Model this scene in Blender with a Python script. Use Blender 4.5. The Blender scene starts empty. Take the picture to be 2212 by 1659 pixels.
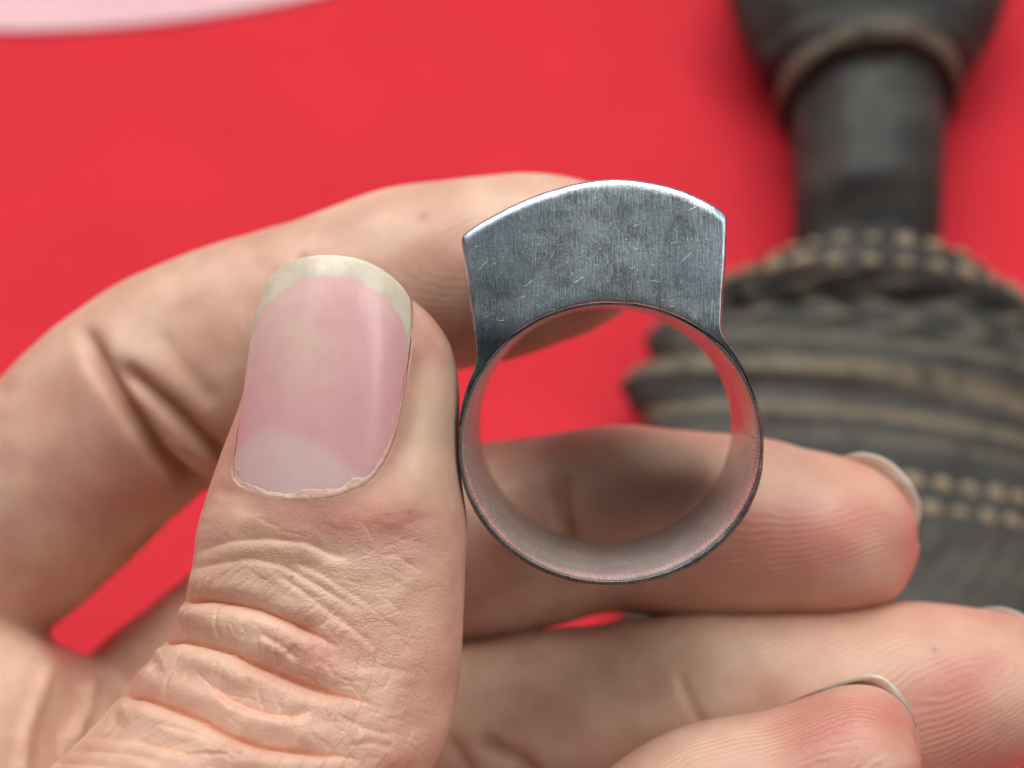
import bpy, math, random
import numpy as np
from mathutils import Vector, Matrix
from mathutils.kdtree import KDTree

random.seed(7)
rng = np.random.default_rng(11)
SC = bpy.context.scene
COL = SC.collection

# ------------------------------------------------------------------ camera
PITCH = math.radians(52)                 # looking down at the table
REACH = 232.0                            # mm from the lens to the table along the view axis
D0 = 94.2                                # mm from the lens to the front of the ring
FPX = 3072.0                             # focal length in units of a 2212 px wide picture
CX, CY = 1106.0, 829.5
RIGHT = np.array([1.0, 0.0, 0.0])
FWD = np.array([0.0, math.cos(PITCH), -math.sin(PITCH)])
UP = np.array([0.0, math.sin(PITCH), math.cos(PITCH)])
CAM = -FWD * REACH * 0.001

cam_d = bpy.data.cameras.new('camera')
cam = bpy.data.objects.new('camera', cam_d)
COL.objects.link(cam)
M = Matrix(((RIGHT[0], UP[0], -FWD[0], CAM[0]), (RIGHT[1], UP[1], -FWD[1], CAM[1]),
            (RIGHT[2], UP[2], -FWD[2], CAM[2]), (0, 0, 0, 1)))
cam.matrix_world = M
cam_d.lens = 50.0
cam_d.sensor_width = 36.0
cam_d.clip_start = 0.005
cam_d.clip_end = 20.0
cam_d.dof.use_dof = True
cam_d.dof.focus_distance = (D0 - 2.5) * 0.001
cam_d.dof.aperture_fstop = 50.0 / 2.0     # a 2.0 mm wide phone aperture
SC.camera = cam

# ------------------------------------------------------------------ light
world = bpy.data.worlds.new('World')
SC.world = world
world.use_nodes = True
bg = world.node_tree.nodes['Background']
bg.inputs[0].default_value = (0.93, 0.98, 1.0, 1)
bg.inputs[1].default_value = 0.095


def area(name, direction, dist, sx, sy, power, col):
    ld = bpy.data.lights.new(name, 'AREA')
    ld.shape = 'RECTANGLE'
    ld.size, ld.size_y = sx, sy
    ld.energy = power
    ld.color = col
    o = bpy.data.objects.new(name, ld)
    COL.objects.link(o)
    v = RIGHT * direction[0] + UP * direction[1] - FWD * direction[2]
    v = v / np.linalg.norm(v)
    o.location = Vector(v * dist)
    o.rotation_euler = Vector(v).to_track_quat('Z', 'Y').to_euler()
    return o


area('window_light', (-0.06, 1.0, 0.58), 1.1, 1.25, 0.90, 14.5, (1.0, 0.975, 0.94))
area('side_window', (0.64, 0.22, 0.80), 1.2, 0.26, 0.9, 3.3, (1.0, 0.98, 0.96))
area('fill_light', (-0.75, 0.75, 0.75), 1.3, 0.8, 0.8, 0.5, (1.0, 0.97, 0.93))  # soft fill added from the upper left behind the lens, no real lamp

SC.view_settings.view_transform = 'Standard'
SC.view_settings.look = 'None'
SC.view_settings.exposure = 0.0
SC.view_settings.gamma = 1.0
SC.view_settings.use_curve_mapping = False
SC.render.engine = 'CYCLES'
SC.cycles.use_denoising = True
SC.cycles.max_bounces = 5
SC.cycles.diffuse_bounces = 2
SC.cycles.use_light_tree = False
SC.cycles.glossy_bounces = 3
SC.cycles.caustics_reflective = False
SC.cycles.caustics_refractive = False
SC.cycles.use_adaptive_sampling = True
SC.cycles.adaptive_threshold = 0.03


# ------------------------------------------------------------------ helpers
def c2w(p):
    """camera space in mm (right, up, depth) -> world in m"""
    p = np.asarray(p, float)
    return CAM + 0.001 * (p[..., 0:1] * RIGHT + p[..., 1:2] * UP + p[..., 2:3] * FWD)


def cp(x, y, d):
    """picture position + mm behind the ring front -> camera space mm"""
    x, y, d = np.broadcast_arrays(np.asarray(x, float), np.asarray(y, float), np.asarray(d, float))
    z = D0 + d
    return np.stack([(x - CX) * z / FPX, -(y - CY) * z / FPX, z], -1)


def w2c(w):
    r = (np.asarray(w) - CAM) * 1000.0
    return np.stack([r @ RIGHT, r @ UP, r @ FWD], -1)


def topx(c):
    return np.stack([CX + c[..., 0] / c[..., 2] * FPX, CY - c[..., 1] / c[..., 2] * FPX, c[..., 2] - D0], -1)


def on_table(x, y, h=0.0):
    """world point (m) where the ray through a picture position meets height h"""
    ray = FWD + RIGHT * (x - CX) / FPX - UP * (y - CY) / FPX
    t = (h - CAM[2]) / ray[2]
    return CAM + ray * t


def mesh_obj(name, v, f, mat, parent=None, origin=None, smooth=True, link=True):
    """world-space vertices (m) -> one mesh object, its origin at the thing's base"""
    v = np.asarray(v, float)
    if parent is not None:
        root = parent
        off = np.zeros(3)
        while root is not None:
            off = off + np.array(root.location)
            root = root.parent
    else:
        off = np.array(origin if origin is not None else v.mean(0))
    me = bpy.data.meshes.new(name)
    me.from_pydata((v - off).tolist(), [], [list(q) for q in f])
    me.update()
    if smooth:
        me.polygons.foreach_set('use_smooth', np.ones(len(me.polygons), bool))
    if mat is not None:
        me.materials.append(mat)
    o = bpy.data.objects.new(name, me)
    if parent is None:
        o.location = off
    else:
        o.parent = parent
    COL.objects.link(o)
    return o


def empty(name, loc, label, cat, group=None):
    o = bpy.data.objects.new(name, None)
    o.empty_display_size = 0.01
    o.location = loc
    COL.objects.link(o)
    o['label'] = label
    o['category'] = cat
    if group:
        o['group'] = group
    return o


def catmull(P, n):
    """resample rows of P along a centripetal Catmull-Rom curve"""
    P = np.asarray(P, float)
    seg = np.linalg.norm(np.diff(P[:, :4], axis=0), axis=1) ** 0.5 + 1e-6
    t = np.concatenate([[0], np.cumsum(seg)])
    m = np.zeros_like(P)
    m[1:-1] = (P[2:] - P[:-2]) / (t[2:] - t[:-2])[:, None]
    m[0] = (P[1] - P[0]) / (t[1] - t[0])
    m[-1] = (P[-1] - P[-2]) / (t[-1] - t[-2])
    q = np.linspace(0, t[-1], n)
    i = np.clip(np.searchsorted(t, q, side='right') - 1, 0, len(t) - 2)
    h = (t[i + 1] - t[i])[:, None]
    s = ((q - t[i])[:, None]) / h
    return ((2 * s**3 - 3 * s**2 + 1) * P[i] + (s**3 - 2 * s**2 + s) * h * m[i]
            + (-2 * s**3 + 3 * s**2) * P[i + 1] + (s**3 - s**2) * h * m[i + 1])


def polydist(x, y, poly, closed=False):
    """distance to a polyline, signed by side (positive to its right when walking in picture space), and the run along it 0..1"""
    poly = np.asarray(poly, float)
    if closed:
        poly = np.vstack([poly, poly[:1]])
    L = np.concatenate([[0], np.cumsum(np.linalg.norm(np.diff(poly, axis=0), axis=1))])
    best = np.full(x.shape, 1e9)
    sg = np.zeros(x.shape)
    run = np.zeros(x.shape)
    for k in range(len(poly) - 1):
        a, b = poly[k], poly[k + 1]
        e = b - a
        ll = e @ e + 1e-9
        t = np.clip(((x - a[0]) * e[0] + (y - a[1]) * e[1]) / ll, 0, 1)
        dx, dy = x - a[0] - t * e[0], y - a[1] - t * e[1]
        d2 = dx * dx + dy * dy
        m = d2 < best
        best = np.where(m, d2, best)
        sg = np.where(m, np.sign(e[0] * dy - e[1] * dx), sg)
        run = np.where(m, (L[k] + t * (L[k + 1] - L[k])) / L[-1], run)
    return np.sqrt(best), sg, run


def inside(x, y, poly):
    poly = np.asarray(poly, float)
    r = np.zeros(x.shape, bool)
    for k in range(len(poly)):
        a, b = poly[k], poly[(k + 1) % len(poly)]
        c = (a[1] > y) != (b[1] > y)
        with np.errstate(divide='ignore', invalid='ignore'):
            xi = (b[0] - a[0]) * (y - a[1]) / (b[1] - a[1]) + a[0]
        r ^= c & (x < xi)
    return r


def sstep(a, b, x):
    t = np.clip((x - a) / (b - a), 0, 1)
    return t * t * (3 - 2 * t)


_LAT = rng.random((64, 64))


def vnoise(x, y):
    xi, yi = np.floor(x).astype(int), np.floor(y).astype(int)
    fx, fy = x - xi, y - yi
    fx, fy = fx * fx * (3 - 2 * fx), fy * fy * (3 - 2 * fy)
    g = lambda i, j: _LAT[i % 64, j % 64]
    return ((g(xi, yi) * (1 - fx) + g(xi + 1, yi) * fx) * (1 - fy)
            + (g(xi, yi + 1) * (1 - fx) + g(xi + 1, yi + 1) * fx) * fy) * 2 - 1


# ------------------------------------------------------------------ materials
def new_mat(name):
    m = bpy.data.materials.new(name)
    m.use_nodes = True
    nt = m.node_tree
    return m, nt, nt.nodes['Principled BSDF']


class NT:
    def __init__(s, nt):
        s.nt = nt

    def n(s, typ, **kw):
        nd = s.nt.nodes.new(typ)
        for k, v in kw.items():
            setattr(nd, k, v)
        return nd

    def l(s, a, b):
        s.nt.links.new(a, b)

    def set(s, sock, v):
        if isinstance(v, bpy.types.NodeSocket):
            s.l(v, sock)
        else:
            sock.default_value = v

    def math(s, op, a, b=0.0, c=None, clamp=False):
        m = s.n('ShaderNodeMath', operation=op, use_clamp=clamp)
        s.set(m.inputs[0], a)
        s.set(m.inputs[1], b)
        if c is not None:
            s.set(m.inputs[2], c)
        return m.outputs[0]

    def ramp(s, x, a, b, lo=0.0, hi=1.0):
        m = s.n('ShaderNodeMapRange', interpolation_type='SMOOTHSTEP')
        s.set(m.inputs[0], x)
        for i, v in enumerate((a, b, lo, hi)):
            s.set(m.inputs[i + 1], v)
        return m.outputs[0]

    def mix(s, f, a, b, mode='MIX'):
        m = s.n('ShaderNodeMix', data_type='RGBA', blend_type=mode)
        s.set(m.inputs[0], f)
        for i, v in ((6, a), (7, b)):
            s.set(m.inputs[i], v if isinstance(v, bpy.types.NodeSocket) else (*v[:3], 1))
        return m.outputs[2]

    def noise(s, vec, scale, detail=3.0, rough=0.5, dist=0.0):
        m = s.n('ShaderNodeTexNoise')
        if vec is not None:
            s.l(vec, m.inputs['Vector'])
        m.inputs['Scale'].default_value = scale
        m.inputs['Detail'].default_value = detail
        m.inputs['Roughness'].default_value = rough
        m.inputs['Distortion'].default_value = dist
        return m.outputs[0]

    def voro(s, vec, scale, feature='DISTANCE_TO_EDGE', rnd=1.0):
        m = s.n('ShaderNodeTexVoronoi', feature=feature)
        s.l(vec, m.inputs['Vector'])
        m.inputs['Scale'].default_value = scale
        m.inputs['Randomness'].default_value = rnd
        return m

    def mapping(s, vec, scale=(1, 1, 1), rot=(0, 0, 0), loc=(0, 0, 0)):
        m = s.n('ShaderNodeMapping')
        s.l(vec, m.inputs[0])
        m.inputs['Scale'].default_value = scale
        m.inputs['Rotation'].default_value = rot
        m.inputs['Location'].default_value = loc
        return m.outputs[0]

    def attr(s, name):
        return s.n('ShaderNodeAttribute', attribute_name=name)

    def bump(s, h, dist, strength=1.0, nrm=None):
        b = s.n('ShaderNodeBump')
        s.l(h, b.inputs['Height'])
        b.inputs['Distance'].default_value = dist
        b.inputs['Strength'].default_value = strength
        if nrm is not None:
            s.l(nrm, b.inputs['Normal'])
        return b.outputs[0]


def skin_material():
    m, nt, p = new_mat('skin')
    p.subsurface_method = 'BURLEY'
    g = NT(nt)
    uv = g.attr('skin_uv').outputs['Vector']            # mm along and around each finger
    tone = g.attr('tone')
    sep = g.n('ShaderNodeSeparateColor')
    g.l(tone.outputs['Color'], sep.inputs[0])
    red, pale, brown = sep.outputs
    mott = g.attr('mottle').outputs['Fac']
    base = g.mix(mott, (0.67, 0.40, 0.292), (0.85, 0.57, 0.425))
    base = g.mix(red, base, (0.62, 0.225, 0.180))
    base = g.mix(pale, base, (0.78, 0.57, 0.40))
    base = g.mix(brown, base, (0.33, 0.145, 0.07))
    wr = g.attr('wrinkle').outputs['Fac']
    nz = g.n('ShaderNodeTexNoise')
    g.l(uv, nz.inputs['Vector'])
    nz.inputs['Scale'].default_value = 0.8
    nz.inputs['Detail'].default_value = 1.0
    wuv = g.n('ShaderNodeVectorMath', operation='MULTIPLY_ADD')
    g.l(nz.outputs['Color'], wuv.inputs[0])
    wuv.inputs[1].default_value = (0.9, 0.9, 0)
    g.l(uv, wuv.inputs[2])
    w = wuv.outputs[0]
    v1 = g.voro(g.mapping(w, (3.4, 2.3, 1), (0, 0, 0.3)), 1.0).outputs['Distance']
    l1 = g.ramp(v1, 0.0, 0.25)
    fine = g.noise(uv, 4.5, 3, 0.65)
    line = g.noise(g.mapping(w, (5.5, 0.7, 1), (0, 0, 0.2)), 1.0, 1)
    h = g.math('MULTIPLY_ADD', wr, g.math('ADD', g.math('MULTIPLY', l1, 0.32), g.math('MULTIPLY', line, 0.36)), g.math('MULTIPLY', fine, 0.30))
    base = g.mix(g.ramp(fine, 0.42, 0.72, 0.0, 0.28), base, (0.74, 0.50, 0.38))
    g.l(base, p.inputs['Base Color'])
    # finger-print ridges
    ph = g.attr('ridge').outputs['Fac']
    rm = g.attr('ridge_mask').outputs['Fac']
    s = g.math('SINE', g.math('MULTIPLY', ph, 6.2832))
    h = g.math('MULTIPLY_ADD', g.math('MULTIPLY', s, rm), 0.34, h)
    g.l(g.bump(h, 0.00007, 0.9), p.inputs['Normal'])
    rgh = g.math('ADD', g.math('MULTIPLY', fine, 0.34), 0.25)
    g.l(rgh, p.inputs['Roughness'])
    p.inputs['Specular IOR Level'].default_value = 0.42
    p.inputs['Subsurface Weight'].default_value = 0.42
    p.inputs['Subsurface Radius'].default_value = (1.0, 0.38, 0.22)
    p.inputs['Subsurface Scale'].default_value = 0.0009
    return m


def nail_material(name, big):
    m, nt, p = new_mat(name)
    p.subsurface_method = 'BURLEY'
    g = NT(nt)
    tone = g.attr('nail')
    sep = g.n('ShaderNodeSeparateColor')
    g.l(tone.outputs['Color'], sep.inputs[0])
    free, lun, warm = sep.outputs
    obj = g.n('ShaderNodeTexCoord').outputs['Object']
    nz = g.noise(obj, 420, 4, 0.65)
    pink = g.mix(warm, (0.88, 0.50, 0.52), (0.94, 0.67, 0.57))
    pink = g.mix(g.ramp(nz, 0.4, 0.7, 0, 0.45), pink, (0.84, 0.45, 0.47))
    col = g.mix(lun, pink, (0.90, 0.76, 0.73))
    col = g.mix(free, col, g.mix(g.ramp(nz, 0.35, 0.7), (0.84, 0.79, 0.64) if big else (0.60, 0.56, 0.49), (0.68, 0.62, 0.48) if big else (0.50, 0.46, 0.39)))
    g.l(col, p.inputs['Base Color'])
    uv = g.attr('nail_uv').outputs['Vector']
    stri = g.noise(g.mapping(uv, (3.2, 0.12, 1)), 1.0, 3)
    g.l(g.bump(stri, 0.00003, 0.5), p.inputs['Normal'])
    p.inputs['Roughness'].default_value = 0.27
    p.inputs['Specular IOR Level'].default_value = 0.75
    p.inputs['Subsurface Weight'].default_value = 0.5
    p.inputs['Subsurface Radius'].default_value = (1.0, 0.5, 0.4)
    p.inputs['Subsurface Scale'].default_value = 0.0008
    return m


def simple_mat(name, col, rough, spec=0.4, metal=0.0):
    m, nt, p = new_mat(name)
    p.inputs['Base Color'].default_value = (*col, 1)
    p.inputs['Roughness'].default_value = rough
    p.inputs['Specular IOR Level'].default_value = spec
    p.inputs['Metallic'].default_value = metal
    return m, NT(nt), p


def silver_material(name, scratch, rough, metal=1.0, tint=(0.80, 0.92, 0.96)):
    m, g, p = simple_mat(name, tint, rough, 0.5, 1.0)
    obj = g.n('ShaderNodeTexCoord').outputs['Object']
    uv = g.attr('metal_uv').outputs['Vector']           # mm across and up the face
    grain = g.noise(g.mapping(uv, (9.0, 0.8, 1)), 1.0, 2, 0.65)
    blot = g.noise(uv, 0.5, 3, 0.7)
    fine = g.noise(uv, 6.5, 3, 0.7)
    tar = g.math('ADD', g.math('MULTIPLY', blot, 0.45), g.math('ADD', g.math('MULTIPLY', fine, 0.25), g.math('MULTIPLY', grain, 0.30)))
    col = g.mix(g.ramp(tar, 0.38, 0.60), tuple(c * (0.46 if scratch > .5 else 0.72) for c in tint), tint)
    if scratch > .5:
        col = g.mix(g.ramp(g.noise(uv, 0.16, 1), 0.46, 0.64, 0.0, 0.6), col, (0.44, 0.56, 0.66))
    pits = g.voro(g.mapping(uv, (1, 1, 1), (0, 0, 0.4)), 1.1, 'F1').outputs['Distance']
    col = g.mix(g.ramp(pits, 0.03, 0.09, 0.5 * scratch, 0.0), col, (0.12, 0.12, 0.11))
    h = g.math('ADD', g.math('MULTIPLY', grain, 0.8), g.math('MULTIPLY', fine, 0.5))
    r = g.math('ADD', g.math('MULTIPLY', fine, 0.25), rough - 0.1)
    if scratch > 0:
        tot = None
        for k, (rot, sc, th, sp, wd) in enumerate(((0.8, 0.30, 0.50, 1.0, .006), (0.7, 0.8, 0.70, 2.2, .012), (0.1, 1.7, 0.66, 3.1, .020))):
            q = g.mapping(uv, (sc, sc, 1), (0, 0, 0), (3.1 * k, 1.7 * k, 0))
            vo = g.voro(q, 1.0, 'F1')
            loc = g.n('ShaderNodeVectorMath', operation='SUBTRACT')
            g.l(q, loc.inputs[0])
            g.l(vo.outputs['Position'], loc.inputs[1])
            cs = g.n('ShaderNodeSeparateColor')
            g.l(vo.outputs['Color'], cs.inputs[0])
            vr = g.n('ShaderNodeVectorRotate', rotation_type='Z_AXIS')
            g.l(loc.outputs[0], vr.inputs['Vector'])
            g.l(g.math('MULTIPLY_ADD', g.math('SUBTRACT', cs.outputs[2], 0.5), sp, rot), vr.inputs['Angle'])
            sx = g.n('ShaderNodeSeparateXYZ')
            g.l(vr.outputs[0], sx.inputs[0])
            keep = g.math('GREATER_THAN', cs.outputs[0], th)
            thin = g.ramp(g.math('ABSOLUTE', sx.outputs[0]), wd * .2, wd * 1.1, 0.42, 0.0)
            ln = g.ramp(g.math('ABSOLUTE', sx.outputs[1]), 0.02, g.math('MULTIPLY_ADD', cs.outputs[1], 0.30, 0.04), 1.0, 0.0)
            q1 = g.math('MULTIPLY', g.math('MULTIPLY', thin, ln), keep)
            tot = q1 if tot is None else g.math('MAXIMUM', tot, q1)
        col = g.mix(tot, col, (0.95, 0.95, 0.93))
        r = g.math('ADD', r, g.math('MULTIPLY', tot, 0.35))
        h = g.math('ADD', h, g.math('MULTIPLY', tot, -1.5))
    refl_tarn = g.attr('reflection_tarnish').outputs['Fac']  # painted dark reflection of rim and shoulders, with tarnish on the face
    col = g.mix(g.math('MULTIPLY', refl_tarn, g.ramp(tar, 0.2, 0.6, 1.0, 0.82)), col, (0.035, 0.038, 0.038))
    p.inputs['Metallic'].default_value = metal
    g.l(col, p.inputs['Base Color'])
    g.l(r, p.inputs['Roughness'])
    g.l(g.bump(h, 0.00003, 0.75), p.inputs['Normal'])
    return m


def add_attr(o, name, typ, data):
    a = o.data.attributes.new(name, typ, 'POINT')
    key = {'FLOAT': 'value', 'FLOAT_VECTOR': 'vector', 'FLOAT_COLOR': 'color'}[typ]
    a.data.foreach_set(key, np.ascontiguousarray(data, dtype=np.float32).ravel())


# ------------------------------------------------------------------ table
m_red, g, p = simple_mat('red_paper', (0.76, 0.030, 0.047), 0.62, 0.16)
obj = g.n('ShaderNodeTexCoord').outputs['Object']
nz = g.noise(obj, 35, 4)
g.l(g.mix(g.ramp(nz, 0.3, 0.7), (0.66, 0.021, 0.037), (0.71, 0.024, 0.042)), p.inputs['Base Color'])
g.l(g.bump(g.noise(obj, 2500, 2), 0.0001, 0.3), p.inputs['Normal'])
S = 1.6
tab = mesh_obj('table_surface', [(-S, -S, 0), (S, -S, 0), (S, S, 0), (-S, S, 0)], [(0, 1, 2, 3)], m_red,
               origin=(0, 0, 0), smooth=False)
tab['kind'] = 'structure'
tab['label'] = 'flat matte red sheet under the hand'

# ------------------------------------------------------------------ pale dish at the top left
m_dish, g, p = simple_mat('pale_glaze', (0.78, 0.52, 0.56), 0.35, 0.4)
obj = g.n('ShaderNodeTexCoord').outputs['Object']
g.l(g.mix(g.ramp(g.noise(obj, 20, 3), 0.3, 0.7), (0.78, 0.44, 0.49), (0.82, 0.50, 0.55)), p.inputs['Base Color'])
q = [on_table(0, 72, 0.0004), on_table(350, 53, 0.0004), on_table(665, 0, 0.0004)]
(ax, ay), (bx, by), (cx_, cy_) = [(a[0], a[1]) for a in q]
dd = 2 * (ax * (by - cy_) + bx * (cy_ - ay) + cx_ * (ay - by))
ux = ((ax**2 + ay**2) * (by - cy_) + (bx**2 + by**2) * (cy_ - ay) + (cx_**2 + cy_**2) * (ay - by)) / dd
uy = ((ax**2 + ay**2) * (cx_ - bx) + (bx**2 + by**2) * (ax - cx_) + (cx_**2 + cy_**2) * (bx - ax)) / dd
R = math.hypot(ax - ux, ay - uy)
prof = [(0, .0002), (R - .001, .0002), (R, .0003), (R - .0012, .0008), (R - .004, .0015), (R - .014, .0024), (R * .72, .0032), (R * .62, .0030), (0, .0030)]
N = 128
v, f = [], []
for r, z in prof:
    for k in range(N):
        a = 2 * math.pi * k / N
        v.append((ux + r * math.cos(a), uy + r * math.sin(a), z))
for i in range(len(prof) - 1):
    for k in range(N):
        f.append((i * N + k, i * N + (k + 1) % N, (i + 1) * N + (k + 1) % N, (i + 1) * N + k))
dish = mesh_obj('dish', v, f, m_dish, origin=(ux, uy, 0))
dish['label'] = 'pale pinkish rounded dish edge at the far corner of the red sheet'
dish['category'] = 'dish'

# ------------------------------------------------------------------ dark carved figurine lying on the sheet
m_dark, g, p = simple_mat('carved_dark', (0.05, 0.049, 0.046), 0.55, 0.35)
obj = g.n('ShaderNodeTexCoord').outputs['Object']
worn = g.attr('worn').outputs['Fac']
nz = g.noise(obj, 120, 5, 0.65)
nf = g.noise(obj, 500, 3)
dk = g.mix(g.ramp(nz, 0.3, 0.7), (0.028, 0.028, 0.027), (0.060, 0.058, 0.054))
ww = g.math('MULTIPLY', worn, g.ramp(g.math('ADD', g.math('MULTIPLY', nz, .6), g.math('MULTIPLY', nf, .4)), 0.33, 0.52))
g.l(g.mix(ww, dk, (0.215, 0.172, 0.115)), p.inputs['Base Color'])
g.l(g.bump(nf, 0.0006, 0.5), p.inputs['Normal'])
def FL_(y):
    return float(np.interp(y, [-330, 140, 200, 480, 600, 720], [.55, .6, 1.0, .95, .55, .24]))


prof = [(-330, 120), (-270, 210), (-180, 285), (-80, 308), (0, 300), (80, 272), (150, 226), (166, 190), (176, 186), (195, 197),
        (218, 197), (238, 188), (248, 166), (300, 163), (400, 160), (560, 157), (580, 164), (596, 205), (610, 250), (626, 285),
        (644, 316), (668, 352), (696, 396), (720, 428), (740, 448), (755, 442), (775, 424), (790, 440), (815, 480), (838, 490), (862, 486),
        (880, 462), (900, 432), (922, 418), (955, 438), (1000, 462), (1080, 478), (1180, 494), (1300, 506), (1420, 512), (1500, 500),
        (1560, 440), (1580, 300), (1590, 20)]
prof = np.array(prof, float)
ys = np.interp(np.linspace(0, 1, 460), np.linspace(0, 1, len(prof)), prof[:, 0])
rs = np.interp(ys, prof[:, 0], prof[:, 1])
kern = np.array([1, 2, 3, 2, 1]) / 9
rs[2:-2] = np.convolve(rs, kern, 'valid')
NT_ = 260
rz = np.where(ys > 700, np.convolve(np.pad(rs, 20, 'edge'), np.ones(41) / 41, 'valid'), rs)
th = np.linspace(0, 2 * np.pi, NT_, endpoint=False)
axc = np.interp(ys, [500, 900, 1300], [1874, 1818, 1850])


def fig_frame(y, r, xc):
    base = on_table(xc, y)
    for _ in range(4):
        rm_ = r * ((base - CAM) @ FWD) / FPX                     # m
        base = on_table(xc, y, rm_ * FL_(y))
    return base, rm_


V = np.zeros((len(ys), NT_, 3))
W = np.zeros((len(ys), NT_))
for i, (y, r, xc) in enumerate(zip(ys, rs, axc)):
    skew = 40 * sstep(500, 640, y)
    base, rm_ = fig_frame(y, r, xc)
    # ornament: raised mm over the turned profile, and where the wax has worn to bare wood
    t = th
    yy = y - 45 * np.cos(t) * sstep(560, 700, y)
    h = np.zeros(NT_)
    wv = np.zeros(NT_)
    tw = sstep(676, 690, yy) * (1 - sstep(775, 790, yy))
    rope = np.sin(t * 17 + np.abs(((yy - 676) % 76) - 38) * 0.13)
    h += tw * 0.9 * rope
    wv += tw * 0.5 * sstep(0.2, 0.95, rope)
    for c, s_, a_ in ((805, 10, 0.6), (868, 20, 0.95), (955, 15, 0.8), (1010, 9, 0.5)):
        wv += a_ * np.exp(-((yy - c) / s_) ** 2)
    for c in (222,):
        wv += 0.75 * np.exp(-((yy - c) / 14) ** 2)
    gro = np.exp(-((yy - 905) / 12) ** 2) + np.exp(-((yy - 1064) / 9) ** 2) + np.exp(-((yy - 832) / 10) ** 2)
    h -= 1.3 * gro
    hat = sstep(1185, 1200, yy)
    d1 = np.abs(((t * 15 + yy * 0.026) % 1.0) - 0.5)
    d2 = np.abs(((t * 15 - yy * 0.026) % 1.0) - 0.5)
    inc = np.minimum(1, np.exp(-(d1 / 0.10) ** 2) + np.exp(-(d2 / 0.10) ** 2))
    h -= hat * 0.9 * inc
    wv += hat * 0.42 * inc
    h += 0.25 * vnoise(t * 3 + 9, np.full(NT_, y * 0.02)) * 1.0
    rr = rm_ + h * 0.001
    FLAT = FL_(y)
    kz = rz[i] / r
    zc = rm_ * FLAT + 0.0004
    V[i, :, 0] = base[0] + rr * np.cos(t)
    V[i, :, 1] = base[1] - 0.155 * 0 * rr
    V[i, :, 2] = np.maximum(zc + (rm_ * kz + h * 0.0024) * FLAT * np.sin(t), 0.0003)
    W[i] = np.clip(wv, 0, 1)
nr = len(ys)
I = np.arange(nr - 1)[:, None] * NT_
K = np.arange(NT_)[None, :]
F = np.stack([I + K, I + (K + 1) % NT_, I + NT_ + (K + 1) % NT_, I + NT_ + K], -1).reshape(-1, 4)
fv = V.reshape(-1, 3)
F = F.tolist() + [list(range(NT_))[::-1], list(range((nr - 1) * NT_, nr * NT_))]
fig_base = on_table(1840, 800)
fig = empty('carved_figurine', fig_base, 'dark carved wooden figurine with slim neck lying behind the ring', 'figurine')
body = mesh_obj('body', fv, F, m_dark, fig)
add_attr(body, 'worn', 'FLOAT', W.ravel())
# rows of carved beads
bv, bf = [], []
for i in range(7):
    for k in range(10):
        a, b = math.pi * i / 6, 2 * math.pi * k / 10
        bv.append((math.sin(a) * math.cos(b), math.sin(a) * math.sin(b), math.cos(a)))
for i in range(6):
    for k in range(10):
        bf.append((i * 10 + k, i * 10 + (k + 1) % 10, (i + 1) * 10 + (k + 1) % 10, (i + 1) * 10 + k))
bead_me = bpy.data.meshes.new('bead')
bead_me.from_pydata(bv, [], bf)
bead_me.polygons.foreach_set('use_smooth', np.ones(len(bf), bool))
m_bead, g, p = simple_mat('worn_bead', (0.30, 0.235, 0.155), 0.6, 0.3)
obj = g.n('ShaderNodeTexCoord').outputs['Object']
g.l(g.mix(g.ramp(g.noise(obj, 1.4, 2), 0.35, 0.7), (0.34, 0.27, 0.18), (0.20, 0.155, 0.10)), p.inputs['Base Color'])
bead_me.materials.append(m_bead)
wa = bead_me.attributes.new('worn', 'FLOAT', 'POINT')
wa.data.foreach_set('value', np.ones(len(bv), np.float32))


def bead_row(y0, n, size, lo, hi, ph):
    for k in range(n):
        a = lo + (hi - lo) * (k + ph) / n
        y = y0 + (45 if y0 > 700 else 12) * math.cos(a)
        i = int(np.argmin(np.abs(ys - y)))
        base, rm_ = fig_frame(y, rs[i], axc[i])
        FLAT = FL_(y)
        pos = np.array([base[0] + rm_ * math.cos(a), base[1], rm_ * FLAT + rm_ * FLAT * rz[i] / rs[i] * math.sin(a)])
        if pos[2] < 0.002:
            continue
        o = bpy.data.objects.new('bead', bead_me)
        o.parent = fig
        o.location = pos - fig_base
        s = size * random.uniform(0.8, 1.15)
        o.scale = (s * random.uniform(.9, 1.3), s * random.uniform(.7, 1.0), s * 0.7)
        o.rotation_euler = (0, -(a - math.pi / 2), random.uniform(-.3, .3))
        COL.objects.link(o)


bead_row(610, 13, 0.0017, -0.2, math.pi + 0.2, 0.5)
bead_row(656, 16, 0.0018, -0.2, math.pi + 0.2, 0.0)
bead_row(1095, 26, 0.0018, -0.2, math.pi + 0.2, 0.3)
bead_row(1150, 26, 0.0017, -0.2, math.pi + 0.2, 0.8)

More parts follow.
